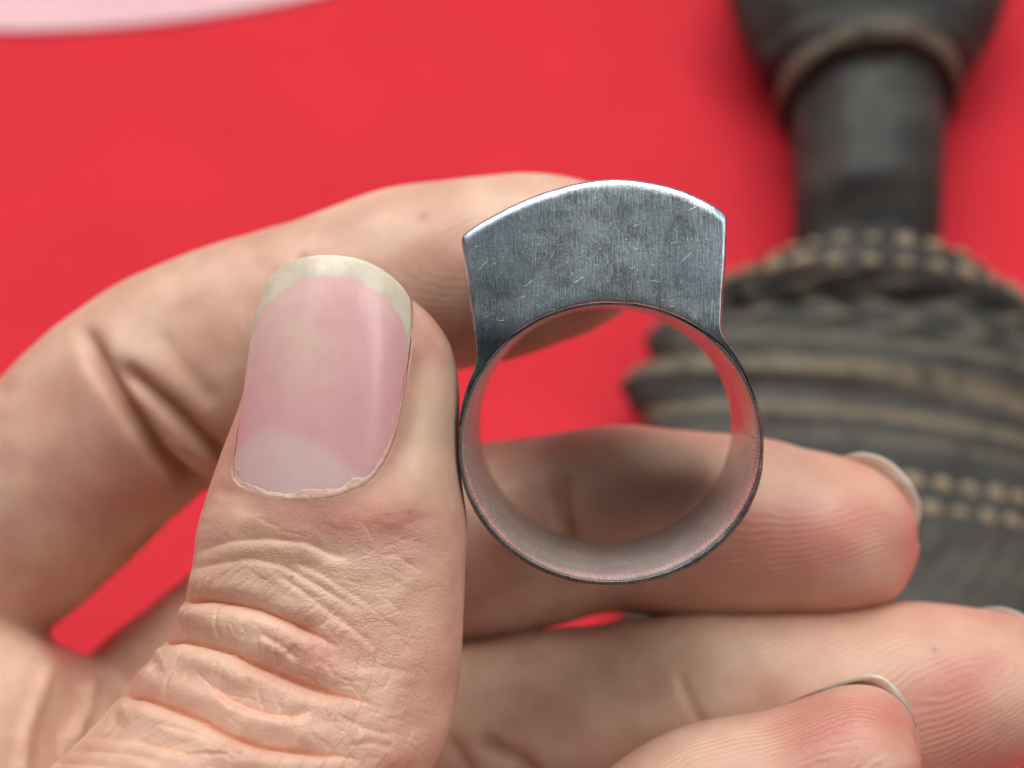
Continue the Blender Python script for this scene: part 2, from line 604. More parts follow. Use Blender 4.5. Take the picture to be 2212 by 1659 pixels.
# ------------------------------------------------------------------ hand
FINGERS = {
    # each row: x,y of one side, x,y of the other side, mm depth of the middle, half thickness front / back in mm
    'thumb': [
        (735, 584, 752, 584, 2.2, .4, .4), (655, 598, 832, 606, 2.2, 3.0, 3.4), (606, 628, 893, 650, 2.2, 4.5, 4.6),
        (576, 668, 938, 690, 2.2, 5.4, 5.6), (553, 730, 974, 745, 2.2, 6.1, 6.4), (538, 800, 988, 800, 2.2, 6.5, 6.8),
        (522, 870, 993, 880, 2.1, 6.5, 7.0), (492, 950, 991, 960, 2.0, 6.6, 7.2), (467, 1020, 998, 1040, 1.8, 6.8, 7.4),
        (445, 1085, 1008, 1120, 1.6, 6.7, 7.6), (420, 1190, 1009, 1200, 1.4, 6.5, 7.8), (402, 1280, 1005, 1300, 1.2, 6.5, 8.0),
        (378, 1345, 1003, 1370, 1.0, 6.7, 8.2), (340, 1410, 1000, 1430, 0.8, 7.0, 8.4), (300, 1458, 992, 1490, 0.5, 7.2, 8.6),
        (268, 1500, 985, 1530, 0.2, 7.5, 8.8), (205, 1570, 963, 1600, -0.4, 8.0, 9.0), (125, 1650, 932, 1660, -1.2, 8.6, 9.5),
        (0, 1780, 876, 1790, -2.4, 9.2, 10.), (-150, 1930, 806, 1950, -3.2, 9.8, 10.5), (-330, 2120, 716, 2150, -3.0, 10.5, 11.5),
        (-500, 2330, 640, 2380, 0, 11.5, 12.5), (-650, 2560, 560, 2640, 6, 12.5, 13.5), (-760, 2800, 480, 2900, 13, 13, 14)],
    'index': [
        (1398, 545, 1402, 572, 21.5, .5, .5), (1385, 470, 1376, 640, 21.5, 4.2, 4.5), (1340, 420, 1326, 686, 21.5, 6.0, 6.2),
        (1260, 392, 1242, 733, 21.8, 7.0, 7.0), (1150, 378, 1110, 772, 22.2, 7.4, 7.6), (1000, 385, 1010, 797, 22.6, 7.6, 7.9),
        (850, 406, 920, 812, 23.0, 7.5, 8.0), (700, 455, 840, 842, 23.5, 7.6, 8.2), (560, 500, 760, 880, 24.0, 8.0, 8.6),
        (430, 541, 665, 935, 24.5, 8.4, 9.2), (320, 586, 570, 1000, 25.0, 8.8, 9.5), (225, 634, 495, 1050, 25.2, 9.0, 9.6),
        (130, 705, 440, 1066, 25.4, 9.0, 9.6), (50, 780, 388, 1102, 25.6, 9.0, 9.5), (-20, 850, 304, 1190, 26, 9.0, 9.5),
        (-100, 930, 214, 1272, 26.8, 9.2, 9.6), (-200, 1030, 120, 1350, 28, 9.4, 9.8), (-330, 1160, 10, 1460, 30, 9.8, 10.),
        (-480, 1320, -110, 1640, 33, 10.5, 10.5), (-620, 1520, -220, 1800, 37, 11, 11)],
    'middle': [
        (1984, 1168, 1984, 1184, 18.5, .5, .5), (1975, 1106, 1970, 1232, 18.5, 3.2, 3.5), (1948, 1058, 1945, 1276, 18.7, 5.2, 5.5),
        (1900, 1018, 1905, 1304, 19., 6.6, 7.0), (1830, 990, 1845, 1324, 19.5, 7.6, 8.0), (1750, 970, 1760, 1336, 20.3, 8.2, 8.4),
        (1650, 948, 1655, 1342, 21.3, 8.4, 8.6), (1500, 930, 1500, 1342, 22.6, 8.3, 8.6), (1400, 922, 1400, 1326, 23.3, 8.0, 8.5),
        (1325, 917, 1318, 1320, 23.9, 7.8, 8.5), (1220, 932, 1215, 1346, 24.6, 7.7, 8.5), (1100, 948, 1100, 1372, 25.2, 8.0, 8.6),
        (1000, 962, 1010, 1392, 26., 8.2, 8.8), (850, 985, 880, 1402, 27.2, 8.5, 9.2), (700, 1022, 760, 1440, 28.6, 8.8, 9.6),
        (560, 1118, 660, 1510, 30, 9.0, 9.8), (400, 1248, 555, 1610, 31.5, 9.0, 9.6), (280, 1342, 450, 1710, 33, 9.2, 9.6),
        (160, 1434, 350, 1810, 34.5, 9.4, 9.8), (0, 1530, 200, 1930, 36, 9.8, 10.), (-180, 1690, 40, 2090, 38, 10.5, 10.5),
        (-350, 1900, -100, 2250, 40, 11, 11)],
    'ring': [
        (2345, 1478, 2345, 1500, 14., .5, .5), (2325, 1420, 2300, 1560, 14., 3.5, 3.6), (2272, 1362, 2240, 1628, 14.2, 5.8, 6.0),
        (2200, 1332, 2155, 1682, 14.6, 7.2, 7.5), (2100, 1314, 2055, 1718, 15.2, 8.0, 8.3), (1980, 1303, 1950, 1734, 16.0, 8.3, 8.6),
        (1850, 1308, 1830, 1740, 16.8, 8.3, 8.7), (1700, 1316, 1700, 1746, 17.6, 8.1, 8.6), (1500, 1327, 1520, 1756, 18.7, 7.7, 8.5),
        (1300, 1350, 1330, 1776, 20, 8.0, 8.6), (1150, 1362, 1180, 1792, 21.5, 8.2, 8.8), (1000, 1380, 1040, 1816, 23, 8.4, 9.0),
        (850, 1410, 900, 1852, 25, 8.6, 9.2), (650, 1480, 740, 1920, 25.5, 8.8, 9.6), (450, 1600, 600, 2020, 28, 9.2, 9.6),
        (250, 1740, 450, 2130, 31, 9.4, 9.8), (50, 1900, 270, 2270, 34, 10, 10), (-130, 2080, 100, 2420, 36, 10.5, 10.5)],
    'little': [
        (1990, 1640, 1990, 1652, 0.6, .4, .4), (1981, 1576, 1984, 1712, 0.6, 2.8, 3.0), (1955, 1525, 1962, 1766, 0.7, 4.4, 4.6),
        (1902, 1490, 1922, 1800, 0.9, 5.4, 5.5), (1830, 1483, 1866, 1826, 1.2, 5.9, 6.0), (1750, 1510, 1798, 1846, 1.6, 6.1, 6.3),
        (1650, 1540, 1718, 1872, 2.2, 6.2, 6.5), (1500, 1564, 1598, 1912, 3.2, 6.2, 6.6), (1400, 1604, 1508, 1954, 4.2, 6.2, 6.8),
        (1320, 1666, 1430, 2012, 5.4, 6.4, 7.0), (1200, 1772, 1310, 2110, 7.5, 6.8, 7.4), (1000, 1900, 1120, 2260, 11, 7.4, 8.0),
        (800, 2020, 930, 2390, 15, 8.0, 8.4), (560, 2150, 700, 2540, 20, 8.8, 9), (320, 2290, 460, 2680, 26, 9.8, 9.8)],
}
MASSES = [  # palm, web and wrist: chains of round masses  x, y, depth, radius mm
    [(-60, 1640, 22, 10.8), (-90, 1760, 20, 11.5), (-110, 1950, 20, 13), (-100, 2200, 22, 15)],
    [(60, 1560, 27.5, 7.2), (130, 1720, 24, 9.5), (160, 1900, 22, 12)],
    [(-420, 1600, 36, 12), (-560, 2000, 42, 14), (-700, 2700, 46, 15), (-820, 3300, 48, 17)],
    [(-250, 1900, 40, 12), (-400, 2300, 44, 14), (-600, 2800, 47, 15), (-760, 3300, 48, 16)],
    [(0, 2120, 37, 12), (-150, 2500, 42, 14), (-450, 2950, 46, 15), (-700, 3350, 46, 16)],
    [(360, 2420, 29, 11), (150, 2700, 36, 13), (-250, 3050, 42, 15), (-600, 3400, 46, 15)],
    [(-200, 2300, 26, 17), (-250, 2700, 28, 18), (-500, 3050, 34, 17)],
    [(-150, 2650, 16, 13), (-400, 2950, 26, 14), (-650, 3300, 38, 15)],
    [(-700, 3250, 44, 21), (-900, 3700, 50, 22), (-1150, 4300, 58, 25)],
    [(-620, 3300, 44, 20), (-800, 3700, 50, 21), (-1030, 4300, 58, 24)],
]
hv, hf, own = [], [], []
samp_p, samp_t, samp_b, samp_u, samp_v, samp_id = [], [], [], [], [], []
nv = 0
SEG = 56
ang = np.linspace(0, 2 * np.pi, SEG, endpoint=False)
NAMES = list(FINGERS)
for fid, nm in enumerate(NAMES):
    rows = catmull(FINGERS[nm], 170)
    A = cp(rows[:, 0], rows[:, 1], rows[:, 4])
    B = cp(rows[:, 2], rows[:, 3], rows[:, 4])
    C = (A + B) / 2
    s = B - A
    ra = np.linalg.norm(s, axis=1) / 2
    s = s / (2 * ra[:, None] + 1e-9)
    vw = -C / np.linalg.norm(C, axis=1)[:, None]
    n = vw - (vw * s).sum(1)[:, None] * s
    n /= np.linalg.norm(n, axis=1)[:, None]
    ca, sa = np.cos(ang), np.sin(ang)
    rb = np.where(sa[None] > 0, np.maximum(rows[:, 5:6], .2), np.maximum(rows[:, 6:7], .2))
    G = C[:, None] + s[:, None] * (ra[:, None] * ca[None])[..., None] + n[:, None] * (rb * sa[None])[..., None]
    nr = len(rows)
    I = np.arange(nr - 1)[:, None] * SEG
    K = np.arange(SEG)[None]
    q = np.stack([I + K, I + (K + 1) % SEG, I + SEG + (K + 1) % SEG, I + SEG + K], -1).reshape(-1, 4) + nv
    hv.append(G.reshape(-1, 3))
    hf += q.tolist()
    hf.append([nv + k for k in range(SEG)][::-1])
    hf.append([nv + (nr - 1) * SEG + k for k in range(SEG)])
    own += [nm == 'ring'] * (len(q) + 2)
    nv += nr * SEG
    tan = np.gradient(C, axis=0)
    tan /= np.linalg.norm(tan, axis=1)[:, None] + 1e-9
    arc = np.concatenate([[0], np.cumsum(np.linalg.norm(np.diff(C, axis=0), axis=1))])
    wv = np.gradient(G, axis=1)
    wv /= np.linalg.norm(wv, axis=2)[..., None] + 1e-9
    # around: 0 at the side facing the lens
    aa = (ang - np.pi / 2 + np.pi) % (2 * np.pi) - np.pi
    samp_p.append(G.reshape(-1, 3))
    samp_t.append(np.repeat(tan[:, None], SEG, 1).reshape(-1, 3))
    samp_b.append(wv.reshape(-1, 3))
    samp_u.append(np.repeat(arc[:, None], SEG, 1).ravel())
    samp_v.append((aa[None] * np.full((nr, 1), 7.8)).ravel())
    samp_id.append(np.full(nr * SEG, fid))
ico = []
for ch in MASSES:
    ch = np.array(ch, float)
    P = cp(ch[:, 0], ch[:, 1], ch[:, 2])
    rows = catmull(np.column_stack([P, ch[:, 3]]), 26)
    t = np.gradient(rows[:, :3], axis=0)
    t /= np.linalg.norm(t, axis=1)[:, None]
    # round the two ends
    c0 = np.array([[*(rows[0, :3] - t[0] * rows[0, 3] * math.sin(a)), rows[0, 3] * math.cos(a)] for a in np.linspace(1.5, .2, 7)])
    c1 = np.array([[*(rows[-1, :3] + t[-1] * rows[-1, 3] * math.sin(a)), rows[-1, 3] * math.cos(a)] for a in np.linspace(.2, 1.5, 7)])
    tt = np.vstack([np.repeat(t[:1], 7, 0), t, np.repeat(t[-1:], 7, 0)])
    rows = np.vstack([c0, rows, c1])
    ref = np.array([0, 0, 1.0])
    s = np.cross(tt, ref)
    s /= np.linalg.norm(s, axis=1)[:, None]
    n = np.cross(s, tt)
    G = rows[:, None, :3] + (s[:, None] * np.cos(ang)[None, :, None] + n[:, None] * np.sin(ang)[None, :, None]) * rows[:, None, 3:4]
    nr = len(rows)
    I = np.arange(nr - 1)[:, None] * SEG
    K = np.arange(SEG)[None]
    q = np.stack([I + K, I + (K + 1) % SEG, I + SEG + (K + 1) % SEG, I + SEG + K], -1).reshape(-1, 4) + nv
    hv.append(G.reshape(-1, 3))
    hf += q.tolist()
    hf.append([nv + k for k in range(SEG)][::-1])
    hf.append([nv + (nr - 1) * SEG + k for k in range(SEG)])
    own += [False] * (len(q) + 2)
    nv += nr * SEG
    samp_p.append(G.reshape(-1, 3))
    samp_t.append(np.repeat(tt[:, None], SEG, 1).reshape(-1, 3))
    wv = np.gradient(G, axis=1)
    wv /= np.linalg.norm(wv, axis=2)[..., None] + 1e-9
    samp_b.append(wv.reshape(-1, 3))
    samp_u.append(np.repeat(np.linspace(0, 60, nr)[:, None], SEG, 1).ravel())
    samp_v.append(np.tile(ang * 10, nr))
    samp_id.append(np.full(nr * SEG, 9))
HV = np.vstack(hv)


def remesh(which):
    me = bpy.data.meshes.new('tmp')
    me.from_pydata(HV.tolist(), [], [f_ for f_, w_ in zip(hf, own) if w_ == which])
    tmp = bpy.data.objects.new('tmp', me)
    COL.objects.link(tmp)
    md = tmp.modifiers.new('r', 'REMESH')
    md.mode = 'VOXEL'
    md.voxel_size = 0.42
    md.adaptivity = 0.0
    dg = bpy.context.evaluated_depsgraph_get()
    ev = bpy.data.meshes.new_from_object(tmp.evaluated_get(dg))
    X = np.zeros(len(ev.vertices) * 3)
    ev.vertices.foreach_get('co', X)
    Q = np.zeros(len(ev.loops), int)
    ev.loops.foreach_get('vertex_index', Q)
    bpy.data.objects.remove(tmp)
    bpy.data.meshes.remove(me)
    bpy.data.meshes.remove(ev)
    return X.reshape(-1, 3), Q.reshape(-1, 4)


XA, QA = remesh(False)
XB, QB = remesh(True)
X = np.vstack([XA, XB])
Q = np.vstack([QA, QB + len(XA)])
isring = np.concatenate([np.zeros(len(XA), bool), np.ones(len(XB), bool)])


def edges_of(Q):
    E = np.sort(np.vstack([Q[:, [0, 1]], Q[:, [1, 2]], Q[:, [2, 3]], Q[:, [3, 0]]]), axis=1)
    return np.unique(E, axis=0)


def smooth(X, E, it, w):
    n = len(X)
    deg = np.bincount(E.ravel(), minlength=n).astype(float)
    w = np.where(deg < 2.5, 0.0, w)
    deg += 1e-9
    for _ in range(it):
        acc = np.stack([np.bincount(E[:, 0], X[E[:, 1], k], n) + np.bincount(E[:, 1], X[E[:, 0], k], n) for k in range(3)], 1)
        X = X + (acc / deg[:, None] - X) * w[:, None]
    return X


def vnormals(X, Q):
    fn = np.cross(X[Q[:, 2]] - X[Q[:, 0]], X[Q[:, 3]] - X[Q[:, 1]])
    N_ = np.stack([np.bincount(Q.ravel(), np.repeat(fn[:, k], 4), len(X)) for k in range(3)], 1)
    return N_ / (np.linalg.norm(N_, axis=1)[:, None] + 1e-12)


kd_p = np.vstack(samp_p)
sT, sB = np.vstack(samp_t), np.vstack(samp_b)
sU, sV, sI = np.concatenate(samp_u), np.concatenate(samp_v), np.concatenate(samp_id)
RF = NAMES.index('ring')
kd, kdr = KDTree(int((sI != RF).sum())), KDTree(int((sI == RF).sum()))
for i, q_ in enumerate(kd_p):
    (kdr if sI[i] == RF else kd).insert(q_, i)
kd.balance()
kdr.balance()

E = edges_of(Q)
near = np.array([(kdr if r_ else kd).find(x)[1] for x, r_ in zip(X, isring)])
fid = sI[near]
px = topx(X)
# gentle smoothing everywhere, strong where the masses of palm and web meet
X = smooth(X, E, 4, np.full(len(X), 0.5))
wpalm = np.where((fid == 9), 0.5, 0.0)
wpalm = np.maximum(wpalm, 0.5 * sstep(1750, 1900, px[:, 1]) * (fid > 0))
wpalm = np.maximum(wpalm, 0.5 * sstep(80, -60, px[:, 0]) * sstep(1200, 1400, px[:, 1]))
wpalm = np.maximum(wpalm, 0.5 * sstep(1900, 2100, px[:, 1]))
for _ in range(4):   # soften the mask
    n_ = len(X)
    deg = np.bincount(E.ravel(), minlength=n_) + 1e-9
    wpalm = 0.5 * wpalm + 0.5 * (np.bincount(E[:, 0], wpalm[E[:, 1]], n_) + np.bincount(E[:, 1], wpalm[E[:, 0]], n_)) / deg
X = smooth(X, E, 45, wpalm)


def subdivide(X, Q, sel):
    """split chosen quads in four; returns vertices, quads and the leftover n-gons next to them"""
    E, inv = np.unique(np.sort(np.vstack([Q[:, [0, 1]], Q[:, [1, 2]], Q[:, [2, 3]], Q[:, [3, 0]]]), axis=1), axis=0, return_inverse=True)
    inv = inv.reshape(4, -1).T                       # face -> its four edges
    used = np.zeros(len(E), bool)
    used[inv[sel].ravel()] = True
    mid = np.full(len(E), -1)
    mid[used] = len(X) + np.arange(used.sum())
    Xm = (X[E[used, 0]] + X[E[used, 1]]) / 2
    cidx = np.full(len(Q), -1)
    cidx[sel] = len(X) + used.sum() + np.arange(sel.sum())
    Xc = X[Q[sel]].mean(1)
    X2 = np.vstack([X, Xm, Xc])
    q, e, c = Q[sel], mid[inv[sel]], cidx[sel]
    new = np.concatenate([np.stack([q[:, k], e[:, k], c, e[:, (k + 3) % 4]], 1) for k in range(4)])
    rest = ~sel
    touch = rest & used[inv].any(1)
    plain = Q[rest & ~touch]
    ng = []
    for i in np.nonzero(touch)[0]:
        loop = []
        for k in range(4):
            loop.append(int(Q[i, k]))
            if used[inv[i, k]]:
                loop.append(int(mid[inv[i, k]]))
        ng.append(loop)
    return X2, plain, new, ng


def front_thumb(X, Q, x0, x1, y0, y1):
    c = X[Q].mean(1)
    fn = np.cross(X[Q[:, 2]] - X[Q[:, 0]], X[Q[:, 3]] - X[Q[:, 1]])
    fn /= np.linalg.norm(fn, axis=1)[:, None] + 1e-12
    p = topx(c)
    face = (fn * (-c / np.linalg.norm(c, axis=1)[:, None])).sum(1) > -0.25
    return face & (p[:, 2] < 6.5) & (p[:, 0] > x0) & (p[:, 0] < x1) & (p[:, 1] > y0) & (p[:, 1] < y1)


sel = front_thumb(X, Q, 60, 1030, 540, 1700)
X, plain, new, ng1 = subdivide(X, Q, sel)
Q0 = new
sel2 = front_thumb(X, Q0, 80, 1022, 560, 1685)
X, plain2, new2, ng2 = subdivide(X, Q0, sel2)
NGON = ng1 + ng2
QUADS = np.vstack([plain, plain2, new2])
# ng1 may own edges that were split again: they lie at the rim of the region, outside sel2, so they stay whole
near = np.concatenate([near, [kd.find(x)[1] for x in X[len(near):]]]).astype(int)
fid = sI[near]
ESM = np.unique(np.sort(np.vstack([edges_of(QUADS), np.array([(l_[k], l_[(k + 1) % len(l_)]) for l_ in NGON for k in range(len(l_))])]), axis=1), axis=0)
X = smooth(X, ESM, 3, np.where((fid == 0) & (topx(X)[:, 2] < 6), 0.5, 0.0))
dl = X - kd_p[near]
U = sU[near] + (dl * sT[near]).sum(1)
Vv = sV[near] + (dl * sB[near]).sum(1)
NRM = vnormals(X, QUADS)
px = topx(X)
view = -X / np.linalg.norm(X, axis=1)[:, None]
facing = (NRM * view).sum(1)
thumb = (fid == 0)
tone = np.zeros((len(X), 4))
tone[:, 3] = 1
disp = np.zeros(len(X))
x_, y_ = px[:, 0], px[:, 1]
wob = 4 * vnoise(x_ / 70, y_ / 70) + 1.0 * vnoise(x_ / 24 + 7, y_ / 24)


def R3(pts):
    return [(a * .4883, 1080 + b * .4883) for a, b in pts]


# ---- folds over the thumb joint: polyline, groove mm, groove px, roll mm, roll px
FOLDS = [
    (R3([(830, 250), (1000, 185), (1200, 175), (1350, 190), (1450, 240), (1600, 285)]), .16, 6, .12, 26),
    (R3([(790, 320), (950, 285), (1100, 262), (1250, 296), (1350, 350), (1500, 440), (1640, 505)]), .12, 6, .12, 28),
    (R3([(760, 455), (830, 440), (900, 440), (1050, 462), (1150, 490), (1280, 540), (1400, 600), (1500, 660)]), .62, 8, .55, 34),
    (R3([(640, 650), (700, 628), (800, 615), (900, 640), (1000, 665), (1100, 720), (1200, 760), (1350, 815), (1500, 862), (1680, 915)]), .80, 8, .75, 44),
    (R3([(480, 870), (560, 858), (640, 868), (760, 915), (880, 962), (1000, 1030), (1150, 1082), (1300, 1110), (1500, 1135), (1650, 1165)]), .72, 8, .70, 44),
    (R3([(930, 812), (1000, 872), (1100, 922), (1200, 952), (1300, 966), (1400, 925)]), .28, 6, .18, 22),
    (R3([(1150, 590), (1250, 650), (1330, 720)]), .15, 5, .1, 16),
    (R3([(1180, 300), (1330, 400), (1450, 490), (1600, 600), (1700, 700)]), .10, 5, .08, 18),
    (R3([(1280, 270), (1420, 330), (1560, 420), (1680, 500)]), .08, 5, .06, 16),
    (R3([(1120, 780), (1080, 860), (1010, 935)]), .13, 4, .0, 16),
    (R3([(1320, 640), (1240, 720), (1200, 760)]), .13, 4, .0, 16),
    (R3([(1500, 960), (1600, 1010), (1750, 1050)]), .14, 5, .06, 16),
    (R3([(330, 1050), (430, 1040), (600, 1062), (750, 1112), (900, 1150)]), .20, 5, .16, 24),
    (R3([(270, 1110), (400, 1100), (560, 1120), (720, 1165)]), .18, 5, .12, 22),
    (R3([(210, 1170), (330, 1160), (520, 1180), (700, 1230)]), .18, 5, .12, 22),
    (R3([(700, 1000), (850, 1040), (1000, 1100), (1100, 1160)]), .13, 5, .08, 20),
    (R3([(1530, 1090), (1650, 1080), (1750, 1100)]), .10, 4, .0, 20),
    (R3([(1550, 745), (1700, 742), (1850, 770)]), .08, 4, .0, 20),
]
tz = thumb & (facing > -0.35) & (y_ > 1060) & (y_ < 1760) & (px[:, 2] < 7)
ti = np.nonzero(tz)[0]
tx, ty = x_[ti] + wob[ti], y_[ti] + 0.6 * wob[ti][::1]
dsp = np.zeros(len(ti))
crs = np.zeros(len(ti))
for poly, gd, gw, rd, rw in FOLDS:
    d, s, run = polydist(tx, ty, poly)
    ends = sstep(0.0, 0.06, run) * sstep(1.0, 0.72, run) if gd > .5 else sstep(0, .15, run) * sstep(1, .8, run)
    low = s > 0                                   # the side towards the wrist
    if gd > .5:                                   # deep fold: a sharp valley between two full rolls
        dd_ = np.sqrt(d * d + 4.0) - 2.0
        dsp -= gd * 0.95 * np.exp(-dd_ / np.where(low, 9.0, 22.0)) * ends
        dsp -= 0.36 * np.exp(-(d / 4.2) ** 2) * ends
        dsp += rd * 0.6 * np.where(low, np.exp(-((d - rw * 0.75) / (rw * 0.75)) ** 2), 0.55 * np.exp(-((d - rw) / (rw * .7)) ** 2)) * ends
    else:
        dd_ = np.sqrt(d * d + 2.0) - 1.4
        dsp -= gd * np.exp(-dd_ / np.where(low, gw * 1.1, gw * 2.0)) * ends
        dsp += rd * np.where(low, np.exp(-((d - rw * 0.6) / (rw * 0.6)) ** 2), 0) * ends * .6
    crs = np.maximum(crs, np.exp(-(d / (gw * .6)) ** 2) * ends * min(1, gd / .6) * .5)
# many thin wrinkle lines around the joint
main = [np.array(FOLDS[i][0]) for i in (1, 2, 3, 4)] + [np.array(FOLDS[13][0])]
for a_, b_ in zip(main[:-1], main[1:]):
    for t in np.arange(.10, .95, .045):
        t0 = t + random.uniform(-.02, .02)
        t1 = t0 + random.uniform(-.09, .05)
        f_ = lambda P_, q_: np.array([np.interp(np.clip(q_, 0, 1) * (len(P_) - 1), np.arange(len(P_)), P_[:, j]) for j in (0, 1)])
        p0, p1 = f_(a_, t0), f_(b_, t1)
        e0, e1 = random.uniform(.02, .4), random.uniform(.6, 1.0)
        p0, p1 = p0 + (p1 - p0) * e0, p0 + (p1 - p0) * e1
        pm = (p0 + p1) / 2 + np.array([random.uniform(-9, 9), random.uniform(-5, 5)])
        m = (np.abs(tx - pm[0]) < 90) & (np.abs(ty - pm[1]) < 90)
        d, s, run = polydist(tx[m], ty[m], [p0, pm, p1])
        dsp[m] -= random.uniform(.03, .075) * np.exp(-(d / random.uniform(2.6, 3.8)) ** 2) * sstep(0, .2, run) * sstep(1, .8, run)
for k in range(90):
    cx0, cy0 = random.uniform(420, 930), random.uniform(1110, 1680)
    tilt = random.gauss(0.38, 0.30) + (0.0 if random.random() < .7 else random.choice((1.1, -1.0)))
    ln = random.uniform(30, 95)
    bend = random.uniform(-.25, .25)
    pts = [(cx0 + ln * t * math.cos(tilt + bend * t), cy0 + ln * t * math.sin(tilt + bend * t)) for t in (-.5, -.17, .17, .5)]
    m = (np.abs(tx - cx0) < 80) & (np.abs(ty - cy0) < 80)
    d, s, run = polydist(tx[m], ty[m], pts)
    e = sstep(0, .25, run) * sstep(1, .75, run)
    dsp[m] -= random.uniform(.02, .06) * np.exp(-(d / random.uniform(2.5, 3.6)) ** 2) * e
dsp += 0.02 * vnoise(tx / 22, ty / 13) + 0.07 * vnoise(tx / 60 + 3, ty / 34)
dsp *= 1 - 0.75 * sstep(880, 960, tx)
disp[ti] += dsp * sstep(-0.30, 0.35, facing[ti]) * sstep(1060, 1110, y_[ti])
tone[ti, 2] = np.maximum(tone[ti, 2], 0.10 * crs)
tone[ti, 0] = np.maximum(tone[ti, 0], 0.25 * crs)

# ---- flexion creases of the fingers
CREASES = [  # finger, polyline, groove mm, px, brown
    (1, [(165, 690), (195, 735), (235, 815), (290, 900), (345, 980), (400, 1035), (470, 1062)], 1.4, 19, .85),
    (1, [(240, 770), (300, 820), (370, 880), (430, 940), (500, 1000), (560, 1040)], 1.1, 18, .7),
    (1, [(330, 700), (390, 790), (470, 880)], .22, 20, .0),
    (1, [(640, 535), (655, 580), (690, 640)], .35, 12, .25),
    (2, [(1228, 1000), (1212, 1060), (1216, 1120), (1240, 1190), (1280, 1250)], .8, 14, .35),
    (3, [(1462, 1440), (1478, 1490), (1505, 1545), (1545, 1590)], .22, 9, .08),
    (3, [(1385, 1420), (1395, 1480), (1420, 1540)], .08, 10, .0),
    (3, [(1015, 1600), (1060, 1610), (1120, 1640), (1180, 1700)], .5, 20, .35),
    (3, [(960, 1580), (1000, 1640), (1050, 1720)], .35, 16, .25),
]
for fg, poly, gd, gw, br in CREASES:
    m = np.nonzero((fid == fg) & (facing > -0.2))[0]
    d, s, run = polydist(x_[m] + wob[m], y_[m] + wob[m], poly)
    e = sstep(0, .2, run) * sstep(1, .85, run)
    disp[m] -= gd * np.exp(-(d / gw) ** 2) * e
    disp[m] += gd * .10 * np.exp(-((d - 2.6 * gw) / (1.6 * gw)) ** 2) * e
    tone[m, 2] = np.maximum(tone[m, 2], br * np.exp(-(d / (gw * .8)) ** 2) * e)
# web and palm lines
m = np.nonzero((fid == 9) & (facing > 0))[0]
for poly in ([(110, 1420), (90, 1500), (60, 1580), (50, 1660)], [(200, 1450), (190, 1530), (150, 1620)]):
    d, s, run = polydist(x_[m], y_[m], poly)
    disp[m] += 0.35 * np.exp(-(d / 16) ** 2) * sstep(0, .2, run)

# low, broad unevenness so that no finger is a smooth tube
lump = 0.16 * vnoise(U / 5.5 + fid * 7, Vv / 5.0) + 0.07 * vnoise(U / 2.2 + 5, Vv / 2.4 + fid)
disp += lump * np.where(thumb, 0.3 + 0.7 * sstep(1060, 1200, y_), 1.0)

# ---- patches of blood colour and of pressed, pale skin
SPOTS = [  # finger, x, y, rx, ry, channel, amount
    (0, 745, 1110, 170, 45, 0, .55), (0, 935, 700, 45, 90, 0, .55), (0, 930, 930, 55, 130, 1, .60), (0, 960, 1060, 40, 120, 1, .25),
    (0, 560, 1380, 170, 120, 0, .10), (0, 800, 1270, 110, 70, 1, .25), (0, 520, 1180, 90, 70, 1, .25), (0, 700, 1440, 80, 60, 0, .35),
    (0, 900, 1350, 80, 200, 0, .25), (0, 480, 1000, 30, 90, 0, .30), (0, 420, 1560, 200, 90, 1, .12),
    (1, 1000, 480, 250, 60, 1, .22), (1, 340, 680, 70, 60, 2, .10), (1, 410, 655, 32, 25, 2, .35), (1, 915, 468, 14, 13, 2, .5),
    (1, 230, 1080, 150, 90, 0, .35), (1, 100, 900, 140, 90, 0, .18),
    (2, 1780, 1150, 230, 150, 0, .65), (2, 1500, 1180, 160, 140, 0, .55), (2, 1950, 1200, 60, 90, 0, .15), (2, 1780, 1030, 130, 40, 1, .25),
    (2, 1260, 1130, 100, 120, 0, .30),
    (3, 2050, 1500, 170, 160, 0, .75), (3, 1900, 1430, 150, 70, 1, .45), (3, 1560, 1400, 150, 80, 1, .35), (3, 1350, 1450, 120, 90, 1, .25),
    (4, 1800, 1590, 170, 100, 0, .75), (4, 1930, 1550, 60, 70, 0, .45), (4, 1550, 1650, 120, 70, 1, .15),
    (0, 627, 1245, 5, 4, 2, 1.0), (0, 880, 1100, 4, 3, 2, .5), (3, 2020, 1405, 5, 4, 2, .8), (2, 1700, 1010, 5, 4, 2, .5),
    (9, 100, 1520, 120, 140, 0, .20), (9, 200, 1560, 40, 90, 1, .2),
]
for fg, sx, sy, rx, ry, chn, am in SPOTS:
    m = (fid == fg)
    r2 = ((x_[m] + 2 * wob[m] - sx) / rx) ** 2 + ((y_[m] + 2 * wob[m] - sy) / ry) ** 2
    tone[m, chn] = np.clip(tone[m, chn] + am * np.exp(-r2), 0, 1)

tone[:, 0] = np.clip(tone[:, 0] + 0.34 * np.clip(vnoise(U / 4.2 + 3 * fid, Vv / 3.6 + 11) + .1, 0, 1) + 0.14 * np.clip(vnoise(U / 1.5 + 3, Vv / 1.3 + fid), 0, 1), 0, 1)
tone[:, 1] = np.clip(tone[:, 1] + 0.20 * np.clip(vnoise(U / 3.1 + 17, Vv / 2.6 + fid * 3), 0, 1), 0, 1)
